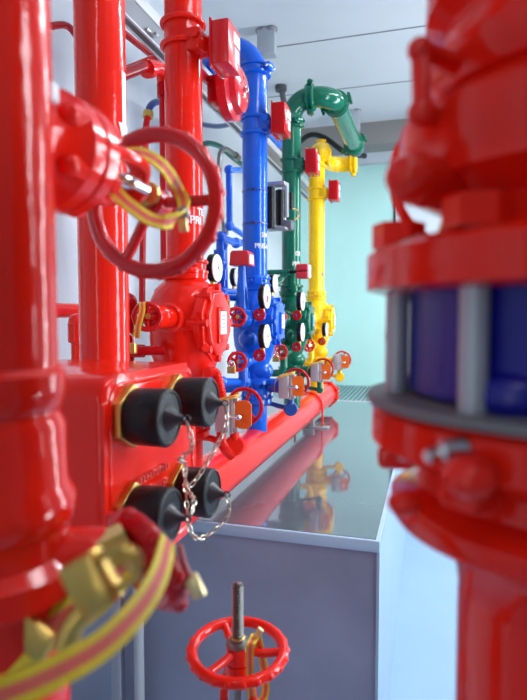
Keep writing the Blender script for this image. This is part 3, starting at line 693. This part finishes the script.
# ================================================================ FIRE INLET BOX
FX = -.555
y0, y1 = .868, 1.275; ztop = at(150, 369, X=FX).z; zbot = at(190, 531, X=FX).z
t = thing('fire_inlet_box', (-.7, 1.1, zbot), 'rounded red fire brigade inlet box with four black capped outlets', 'inlet box')
b = B(); b.prism(rrect(y0, zbot, y1, ztop, .05), (-.9, 0, 0), (0, 1, 0), (0, 0, 1), FX + .9, bev=.02); b.build('housing', RED, t)
b = B(); pr = rrect(y0 + .02, zbot + .02, y1 - .02, ztop - .02, .04); b.tube([(FX - .002, p, z) for p, z in pr], .006, seg=8, n=1, closed=True); b.build('face_rim', RED, t)
b = B(); b.cyl((-.88, 1.15, -.30), (-1, 1.45, -.76), .07, seg=24); b.cyl((-.9, .9, -.3), (-1.0, .9, -.3), .1, seg=24); b.build('rear_branch', RED, t)
# raised cast marks: two slanted rows on the face, plus a small boss
random.seed(3)
zc_ = at(158, 469, X=FX).z
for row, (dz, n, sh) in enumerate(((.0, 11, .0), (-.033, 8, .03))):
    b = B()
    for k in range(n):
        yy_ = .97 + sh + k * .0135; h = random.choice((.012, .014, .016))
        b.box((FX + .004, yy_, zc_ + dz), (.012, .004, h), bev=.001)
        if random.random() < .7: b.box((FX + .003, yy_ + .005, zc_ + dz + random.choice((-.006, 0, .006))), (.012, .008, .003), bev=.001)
    b.build('cast_lettering', mat('highlight_red', (.85, .10, .08), .3, coat=.3), t)  # paler red: the glossy highlight on the letters is put into their colour
caps = [((170, 418), 'upper left'), ((211, 402.5), 'upper right'), ((171, 517), 'lower left'), ((213, 493), 'lower right')]
CE = -.466
cc = []
for (px, py), lab in caps:
    c = at(px, py, X=CE); cc.append(c)
    # outlet adaptor belongs to the box
    b = B(); b.prism(hexpts(.0625, PI / 6), (FX - .002, c.y, c.z), (0, 1, 0), (0, 0, 1), .018, bev=.003); b.cyl((FX, c.y, c.z), (FX + .05, c.y, c.z), .048, seg=28); b.build('brass_adaptor', BRASS, t)
meet = at(185, 462, X=-.50)
for i, (((px, py), lab), c) in enumerate(zip(caps, cc)):
    d = thing('outlet_cap', (CE - .05, c.y, c.z - .056), 'black rubber cap on the %s outlet of the fire inlet box' % lab, 'cap', 'black outlet caps')
    b = B(); b.lathe([(.052, FX + .016), (.0545, FX + .022), (.0555, CE - .004), (.0525, CE), (.049, CE + .001), (.047, CE - .002), (.02, CE - .002), (.0, CE - .002)], (0, c.y, c.z), (1, 0, 0), 48); b.build('cap_shell', BLACK, d)
    b = B(); b.lathe([(.026, CE - .003), (.022, CE + .004), (.012, CE + .014), (.006, CE + .026), (.004, CE + .03)], (0, c.y, c.z), (1, 0, 0), 28); b.torus((CE + .034, c.y, c.z), (0, 1, .3), .007, .0018, 16, 8); b.build('cap_boss', mat('boss_grey', (.025, .028, .035), .35), d)
    # chain
    a0 = c + V((.034, 0, -.006)) ; a0.x = CE + .034
    ends = {0: [a0, a0 + V((.004, .015, -.05)), V((-.47, 1.0, c.z - .09)), meet], 1: [a0, a0 + V((0, -.004, -.05)), V((-.465, 1.10, meet.z - .02)), V((-.485, 1.07, meet.z - .045)), meet],
            2: [a0, a0 + V((.0, .03, .03)), meet + V((0, .0, -.05)), meet], 3: [a0, a0 + V((0, .005, -.045)), V((-.47, 1.12, c.z - .085)), V((-.48, 1.07, c.z - .05)), meet + V((0, 0, -.04)), meet]}[i]
    P = smooth_path(ends, 30); lens = [0]
    for q in range(1, len(P)): lens.append(lens[-1] + (P[q] - P[q - 1]).length)
    b = B(); pitch = .0165; nl = int(lens[-1] / pitch)
    for l in range(nl):
        s_ = (l + .5) * pitch; q = max(i_ for i_ in range(len(P)) if lens[i_] <= s_); q = min(q, len(P) - 2)
        tn = (P[q + 1] - P[q]).normalized(); cpt = P[q] + tn * (s_ - lens[q]); _, u, w = frame(tn)
        if l % 2: u, w = w, u
        L_, R_ = .0078, .0046
        b.tube([cpt + tn * (L_ * math.cos(aa)) * 1.25 + u * (R_ * math.sin(aa)) for aa in [2 * PI * k_ / 10 for k_ in range(10)]], .0017, seg=6, n=1, closed=True, smooth=False)
    b.build('chain', mat('chain_metal', (.68, .64, .52), .3, metal=.9), d)

# ================================================================ UPPER FOREGROUND GATE VALVE (left)
CXL, CYL = -.454, .487
t = thing('riser_pipe', (CXL, CYL, ZF), 'out of focus red vertical pipe with ribbed fittings at the left edge', 'pipe')
b = B(); b.cyl((CXL, CYL, ZF), (CXL, CYL, ZC), .073, seg=56); b.build('pipe', RED, t)
def zz(py): return at(57, py, X=-.42).z
b = B()
b.lathe([(.073, zz(362)), (.080, zz(368)), (.081, zz(382)), (.078, zz(396)), (.074, zz(402))], (CXL, CYL, 0), (0, 0, 1), 56)
b.lathe([(.073, zz(405)), (.080, zz(415)), (.081, zz(470)), (.089, zz(482)), (.089, zz(500)), (.082, zz(508)), (.083, zz(530)), (.097, zz(540)), (.097, zz(562)), (.084, zz(570)), (.078, zz(700))], (CXL, CYL, 0), (0, 0, 1), 56); b.build('coupling_ring', RED, t)
b = B(); p = at(50, 92, D=.60); b.box(p, (.012, .02, .022), bev=.004); b.build('painted_highlight', LABEL, t)  # pale block added to imitate a bright highlight on the red pipe

vx, vz = -.45, .205
t = thing('gate_valve', (vx, .6, vz - .1), 'red gate valve with big three spoke handwheel branching off the foreground pipe', 'valve')
b = B(); b.lathe([(.04, .42), (.048, .54), (.062, .575), (.072, .585), (.072, .607), (.068, .612), (.072, .617), (.072, .637), (.055, .647), (.045, .662), (.032, .678), (.026, .70)], (vx, 0, vz), (0, 1, 0), 40)
b.build('bonnet', RED, t)
for k in range(6):
    b = B(); a = 2 * PI * k / 6 + .5; p = V((vx + .058 * math.cos(a), .565, vz + .058 * math.sin(a)))
    bolt(b, p, (0, 1, 0), .015, .02); b.cyl(p, p + V((0, .1, 0)), .008, seg=12); bolt(b, p + V((0, .076, 0)), (0, 1, 0), .015, .015); b.ball(p + V((0, .0, 0)), .014, seg=12)
    b.build('bonnet_bolt', RED, t)
b = B()
for a in (math.radians(35), math.radians(215)):
    d = V((math.cos(a), 0, math.sin(a)))
    b.tube([V((vx, .67, vz)) + d * .03, V((vx, .71, vz)) + d * .042, V((vx, .77, vz)) + d * .04, V((vx, .80, vz)) + d * .02], .010, seg=14)
b.lathe([(.018, .79), (.025, .795), (.025, .805), (.012, .81)], (vx, 0, vz), (0, 1, 0), 24); b.build('yoke', RED, t)
b = B(); b.cyl((vx, .66, vz), (vx, .93, vz), .0105, seg=24); b.build('stem', CHROME, t)
b = B(); b.lathe([(.012, .838), (.020, .841), (.020, .852), (.012, .856)], (vx, 0, vz), (0, 1, 0), 24); b.build('yoke_nut', BRASS, t)
for (px, py) in ((122, 177), (131, 183)):
    p = at(px, py, D=.80); b = B(); b.cyl(p, p + V((.01, .03, -.005)), .008, seg=12, bev=.002); b.build('gland_bolt', CHROME, t)
wc = V((vx - .006, .875, vz - .010))
b = wheel_mesh(wc, (0, 1, 0), .115, .0135, 3, 0, hub=.027, dish=.0, sr=.0095)
for k in range(20):
    an = 2 * PI * (k + .3) / 20; b.ball(wc + V((.121 * math.cos(an), .002, .121 * math.sin(an))), .0105, (1, 1, 1), seg=10)
b.build('handwheel', mat('wheel_red', (.6, .008, .012), .25, coat=.3, bump=.3, bscale=30), t)
b = B(); b.lathe([(.012, .895), (.018, .897), (.018, .91), (.010, .915)], (vx, 0, vz), (0, 1, 0), 6); b.build('wheel_nut', STEEL, t)
D = .83
strap([at(112, 176, D=.80), at(112, 163, D=.82), at(124, 154, D=.84), at(142, 153.5, D=.85), at(157, 161, D=.86), at(168, 172, D=.88), at(179, 190, D=.93),
       at(184, 204, D=.90), at(180, 215, D=.83), at(166, 222, D=.80), at(150, 219, D=.79), at(132, 207, D=.78), at(117, 193, D=.78)], lambda q: (.35, .7, .65), .021, 'striped strap looped through the big left handwheel', closed=True,
      buckle=(at(183, 222, D=.84), Matrix.Rotation(-.15, 3, 'Y')))
t = thing('strap_clasp', at(178, 214, D=.85), 'small metal clasp on the strap at the big left handwheel', 'clasp')
b = B(); b.cyl(at(176, 214, D=.84), at(184, 213, D=.84), .008, seg=12, bev=.002); b.ball(at(184, 213, D=.84), .010); b.build('barrel', STEEL, t)

# ---- lower left foreground valve with padlock and strap
lc = at(146, 560, D=.66)
t = thing('hose_valve', lc - V((0, 0, .05)), 'dark red lobed handwheel valve in the lower left foreground', 'valve')
b = wheel_mesh(lc, (.45, .8, .35), .054, .014, 4, 20, lobes=8, hub=.016); b.build('handwheel', DRED, t)
q = at(70, 560, D=.62)
b = B(); b.tube([lc, lc + (q - lc) * .35], .014, seg=14); b.tube([lc + (q - lc) * .3, q, V((CXL + .03, CYL, q.z))], .036, seg=20); b.build('valve_body', RED, t)
b = B(); p = at(105, 560, D=.62); bolt(b, p, (.6, .5, .3), .03, .03); b.build('packing_nut', BRASS, t)
c = at(92, 582, D=.42); padlock(c, 'large blurred brass padlock in the lower left foreground', 1.0, rx=1.0, sm=BRASS)
c = at(58, 626, D=.52)
strap([at(168, 540, D=.62), at(160, 572, D=.57), at(141, 606, D=.52), at(106, 642, D=.47), at(60, 670, D=.43), at(10, 692, D=.40), at(-50, 710, D=.38)], tuple(Uv * .8 - Rv * .6), .024, 'wide blurred yellow and orange strap sweeping across the lower left corner')
strap([at(120, 566, D=.60), at(100, 590, D=.585), at(60, 622, D=.575), at(15, 646, D=.56), at(-40, 668, D=.55)], tuple(Uv * .7 - Rv * .5 + Fv * .4), .042, 'far side of the wide blurred strap, darker, at the lower left')
c = at(195, 586, D=.62); t = thing('strap_clasp', c, 'pale brass clasp hanging right of the dark red lobed handwheel', 'clasp'); b = B(); b.box(c, (.018, .01, .028), Matrix.Rotation(-.5, 3, 'Y'), bev=.004); b.build('plate', mat('brass_pale', (.8, .68, .35), .35, metal=.6), t)
b = B(); b.tube([c, at(185, 565, D=.62), at(180, 545, D=.62)], .003, seg=8); b.build('link', DRED, t)
t = thing('lock_plate', at(60, 625, D=.55), 'blurred brass hasp plate below the big padlock', 'hasp'); b = B(); b.tube([at(95, 600, D=.53), at(75, 622, D=.53), at(66, 646, D=.53)], .012, seg=12); b.box(at(28, 640, D=.56), (.05, .01, .05), Matrix.Rotation(.5, 3, 'Y'), bev=.004); b.build('plate', BRASS, t)

p = at(139, 650, Y=2.30); tag(B().cyl((p.x, p.y, ZF), (p.x, p.y, PZ - .18), .024, seg=18).build('conduit_pipe', mat('pale_conduit', (.42, .46, .52), .45)), 'pale grey vertical conduit standing against the plinth front at the left', 'conduit')
p = at(118, 650, Y=2.30); tag(B().box((p.x, p.y, (ZF + PZ - .15) / 2), (.05, .05, PZ - .15 - ZF), bev=.004).build('steel_post', mat('post_grey', (.3, .33, .4), .5)), 'grey square post against the plinth front left of the conduit', 'post')
# ================================================================ BOTTOM MIDDLE HANDWHEEL VALVE
c = at(238, 650, D=1.28)
t = thing('gate_valve', (c.x, c.y, ZF), 'bright red gate valve with knurled handwheel and threaded stem in front of the plinth', 'valve')
b = B(); R_, r_ = .104, .0125
a, u, w = frame((0, 0, 1)); tilt = Matrix.Rotation(.09, 3, V((math.cos(.3), math.sin(.3), 0))); b.torus(c, tilt @ V((0, 0, 1)), R_, r_, seg=96)
for k in range(22):
    an = 2 * PI * k / 22; b.ball(c + tilt @ V(((R_ + .004) * math.cos(an), (R_ + .004) * math.sin(an), .0)), .0115, (1, 1, .9), seg=10)
b.cyl(c - V((0, 0, .03)), c + V((0, 0, .012)), .027, seg=24, bev=.004)
for ang in (128, 14, 247):
    d = V((math.cos(math.radians(ang)), math.sin(math.radians(ang)), 0)); b.tube([c + d * .02, c + d * .06 - V((0, 0, .006)), c + tilt @ (d * (R_ - .002))], .0095, seg=12)
b.build('handwheel', RED, t)
b = B(); n = 560; pts = []
top = at(238, 593, D=1.215).z; L = top - (c.z - .05)
b.cyl((c.x, c.y, c.z - .3), (c.x, c.y, top - .002), .0085, seg=20, bev=.002)
nt_ = 20
b.lathe([(q, z) for k in range(nt_) for q, z in ((.0085, c.z + .012 + (top - .004 - c.z - .012) * k / nt_), (.0137, c.z + .012 + (top - .004 - c.z - .012) * (k + .5) / nt_))], (c.x, c.y, 0), (0, 0, 1), 20); b.build('threaded_stem', STEEL, t)
b = B(); b.lathe([(.026, c.z + .012), (.028, c.z + .015), (.026, c.z + .022), (.018, c.z + .024), (.018, c.z + .03), (.014, c.z + .033)], (c.x, c.y, 0), (0, 0, 1), 28); b.build('stem_nut', STEEL, t)
b = B(); b.torus((c.x, c.y, c.z + .031), (0, 0, 1), .0145, .003, 24, 8); b.build('brass_ring', BRASS, t)
b = B(); b.lathe([(.028, c.z - .03), (.03, c.z - .05), (.022, c.z - .06)], (c.x, c.y, 0), (0, 0, 1), 24)
for s in (-1, 1): b.tube([(c.x + s * .022, c.y, c.z - .045), (c.x + s * .034, c.y, c.z - .10), (c.x + s * .036, c.y, c.z - .25), (c.x + s * .06, c.y, c.z - .34)], .011, seg=12)
b.lathe([(.08, c.z - .42), (.08, c.z - .39), (.05, c.z - .37), (.05, c.z - .33), (.03, c.z - .31)][::-1], (c.x, c.y, 0), (0, 0, 1), 32); b.lathe([(.05, c.z - .42), (.07, c.z - .5), (.085, c.z - .6), (.085, c.z - .8), (.06, c.z - .95), (.06, ZF)], (c.x, c.y, 0), (0, 0, 1), 32); b.build('yoke_and_body', RED, t)
sp = [at(253, 640, D=1.215), at(250, 650, D=1.2), at(251, 690, D=1.26), at(254, 706, D=1.28), at(265, 694, D=1.3), at(264, 668, D=1.3), at(258, 640, D=1.28), at(256, 634, D=1.25)]
strap(sp, (1, .35, 0), .018, 'striped strap looped over the bottom red handwheel', closed=True, buckle=(at(258, 634, D=1.22), Matrix.Rotation(.5, 3, 'Y')))

# ================================================================ RIGHT FOREGROUND VALVE (out of focus)
rx, ry = .139, .604
t = thing('flanged_valve', (rx, ry, ZF), 'large out of focus red flanged valve with blue body at the right edge', 'valve')
def zr(py, px=395, rad=.19):
    g = V((rx, ry, 0)); vd = V((-ry, rx, 0)).normalized()
    return None
dl = math.hypot(rx, ry)
def z_left(py): return at(372, py, Y=ry + .02).z       # heights read at the left silhouette
R0 = .199
b = B(); b.cyl((rx, ry, ZF), (rx, ry, z_left(545)), .107, seg=64); b.build('lower_pipe', RED, t)
b = B(); zl = z_left
b.lathe([(.107, zl(560)), (.112, zl(530)), (.14, zl(503)), (.172, zl(497)), (.176, zl(492)), (.176, zl(478)), (.168, zl(472)), (.150, zl(466)), (.145, zl(450)), (.15, zl(440)), (.19, zl(432)), (.196, zl(427)), (.196, zl(400)), (.19, zl(394)), (.1, zl(394))], (rx, ry, 0), (0, 0, 1), 72); b.build('lower_flange', RED, t)
b = B(); b.lathe([(.1, zl(394)), (.200, zl(393.5)), (.202, zl(390)), (.200, zl(386)), (.1, zl(385.5))], (rx, ry, 0), (0, 0, 1), 72); b.build('gasket_ring', GASKET, t)
b = B(); b.lathe([(.13, zl(386)), (.160, zl(382)), (.160, zl(374)), (.1595, zl(368)), (.1595, zl(306)), (.160, zl(300)), (.160, zl(290))], (rx, ry, 0), (0, 0, 1), 64)
for k in range(10):
    a = 2 * PI * k / 10; b.box((rx + .137 * math.cos(a), ry + .137 * math.sin(a), (zl(385) + zl(300)) / 2), (.045, .012, zl(300) - zl(385)), Matrix.Rotation(a, 3, 'Z'), bev=.003)
b.ball((rx - .07, ry - .13, zl(374)), .028, (1.3, .8, .8))
b.build('wafer_body', mat('cobalt_body', (.003, .006, .26), .35), t)
b = B(); b.lathe([(.1, zl(296)), (.19, zl(296)), (.203, zl(293)), (.203, zl(262)), (.194, zl(256)), (.150, zl(254)), (.135, zl(240)), (.128, zl(222)), (.15, zl(212)), (.165, zl(204)), (.165, zl(190)), (.172, zl(178)), (.172, zl(150)), (.16, zl(142)), (.14, zl(136)), (.13, zl(120))], (rx, ry, 0), (0, 0, 1), 72)
b.build('upper_flange', RED, t)
b = B(); b.lathe([(.14, zl(125)), (.150, zl(112)), (.150, zl(96)), (.135, zl(88)), (.13, zl(60)), (.148, zl(48)), (.148, zl(5)), (.14, zl(-10)), (.10, zl(-60)), (.09, ZC)], (rx, ry, 0), (0, 0, 1), 64); b.build('bonnet', RED, t)
# studs
def stud_ang(px):
    # solve where a ray through px (at horizon) meets the bolt circle
    r = at(px, 340, D=1); r.z = 0; r.normalize(); g = V((rx, ry, 0)); bq = r.dot(g); cq = g.dot(g) - .172 ** 2; disc = max(bq * bq - cq, 0); p = r * (bq - math.sqrt(disc)); return math.atan2(p.y - ry, p.x - rx)
a1 = stud_ang(474)
for k in range(8):
    a = a1 + 2 * PI * k / 8; p = V((rx + .172 * math.cos(a), ry + .172 * math.sin(a), 0))
    b = B(); b.cyl((p.x, p.y, zl(440)), (p.x, p.y, zl(245)), .0115, seg=20); sd = b.build('stud', STUD, t)
    b = B(); bolt(b, (p.x, p.y, zl(254)), (0, 0, 1), .026, .024); b.build('stud_nut', RED, sd); b = B(); b.box((p.x, p.y, zl(446)), (.036, .036, .02), Matrix.Rotation(a, 3, 'Z'), bev=.006); b.build('stud_nut', RED, sd)
b = B(); p = at(440, 452, D=.42); b.cyl(p, p + V((.02, .01, .004)), .008, seg=12, bev=.002); p = at(425, 458, D=.42); b.cyl(p, p + V((.015, .01, .004)), .006, seg=12, bev=.002); b.build('tag_screw', CHROME, t)
b = B()
for px, py, r_ in ((404, 503, .013), (470, 477, .02)):
    b.ball(at(px, py, D=.44 if px < 430 else .40), r_, (1, 1, .8), seg=16)
b.build('lower_bolt', RED, t)
# lug flange knob + lifting handle at the left of the upper flanges
b = B(); p = at(412, 177, D=.46); b.ball(p, .022, (1, 1, .85), seg=20); b.cyl(p, V((rx - .12, ry - .06, p.z)), .022, seg=16); b.build('flange_lug', RED, t)
b = B(); p0, p1 = at(420, 50, D=.46), at(422, 113, D=.46)
b.tube([V((rx - .10, ry - .05, p0.z)), p0, p1, V((rx - .10, ry - .05, p1.z))], .009, seg=12, smooth=False); b.ball(p0, .0105, seg=16); b.ball(p1, .012, seg=16); b.build('side_handle', RED, t)
b = B(); wc = at(462, 178, D=.66); b.torus(wc, (.35, -1, 0), .082, .006, seg=64)
for k in range(3):
    a = math.radians(200 + 120 * k); _, u, w = frame((.35, -1, 0)); b.cyl(wc, wc + u * .08 * math.cos(a) + w * .08 * math.sin(a), .006, seg=10)
b.cyl(wc, V((rx, ry, wc.z)), .012, seg=14); b.build('handwheel', RED, t)

# ================================================================ LIGHTS
def area(name, loc, rot, sx, sy, e, col=(1, 1, 1)):
    l = bpy.data.lights.new(name, 'AREA'); l.shape = 'RECTANGLE'; l.size = sx * S; l.size_y = sy * S; l.energy = e; l.color = col
    o = bpy.data.objects.new(name, l); C.objects.link(o); o.location = W(loc); o.rotation_euler = rot; return o
for x, y, e in ((.9, 1.2, 15), (.9, 3.9, 50), (0, -1.3, 6), (.6, 5.9, 28)): area('tube_light', (x, y, ZC - .11), (0, 0, 0), .2, 1.4, e, (.93, .96, 1))
area('window_daylight', (XR - .03, 2.0, .35), (0, math.radians(90), 0), 2.9, .62, 34, (.88, .95, 1))
area('window_daylight', (XR - .03, 5.0, .35), (0, math.radians(90), 0), 2.9, .62, 75, (.88, .95, 1))
area('doorway_daylight', (-.9, YN + .1, .3), (math.radians(90), 0, 0), .42, 3.6, 13, (.95, .97, 1))
w = bpy.data.worlds.new('World'); bpy.context.scene.world = w; w.use_nodes = True
w.node_tree.nodes['Background'].inputs[0].default_value = (.78, .88, 1, 1); w.node_tree.nodes['Background'].inputs[1].default_value = 0.2

# ================================================================ CAMERA
cam = bpy.data.cameras.new('camera'); co = bpy.data.objects.new('camera', cam); C.objects.link(co)
co.location = (0, 0, H)
co.matrix_world = Matrix.Translation((0, 0, H)) @ Matrix((Rv, Uv, -Fv)).transposed().to_4x4()
cam.sensor_fit = 'VERTICAL'; cam.sensor_height = 36; cam.lens = FPX / 700 * 36; cam.clip_start = .02
cam.dof.use_dof = True; cam.dof.focus_distance = 1.95; cam.dof.aperture_fstop = 4.0
sc = bpy.context.scene; sc.camera = co
sc.view_settings.view_transform = 'Standard'; sc.view_settings.look = 'None'; sc.view_settings.gamma = 1; sc.view_settings.use_curve_mapping = False
sc.view_settings.exposure = -0.25
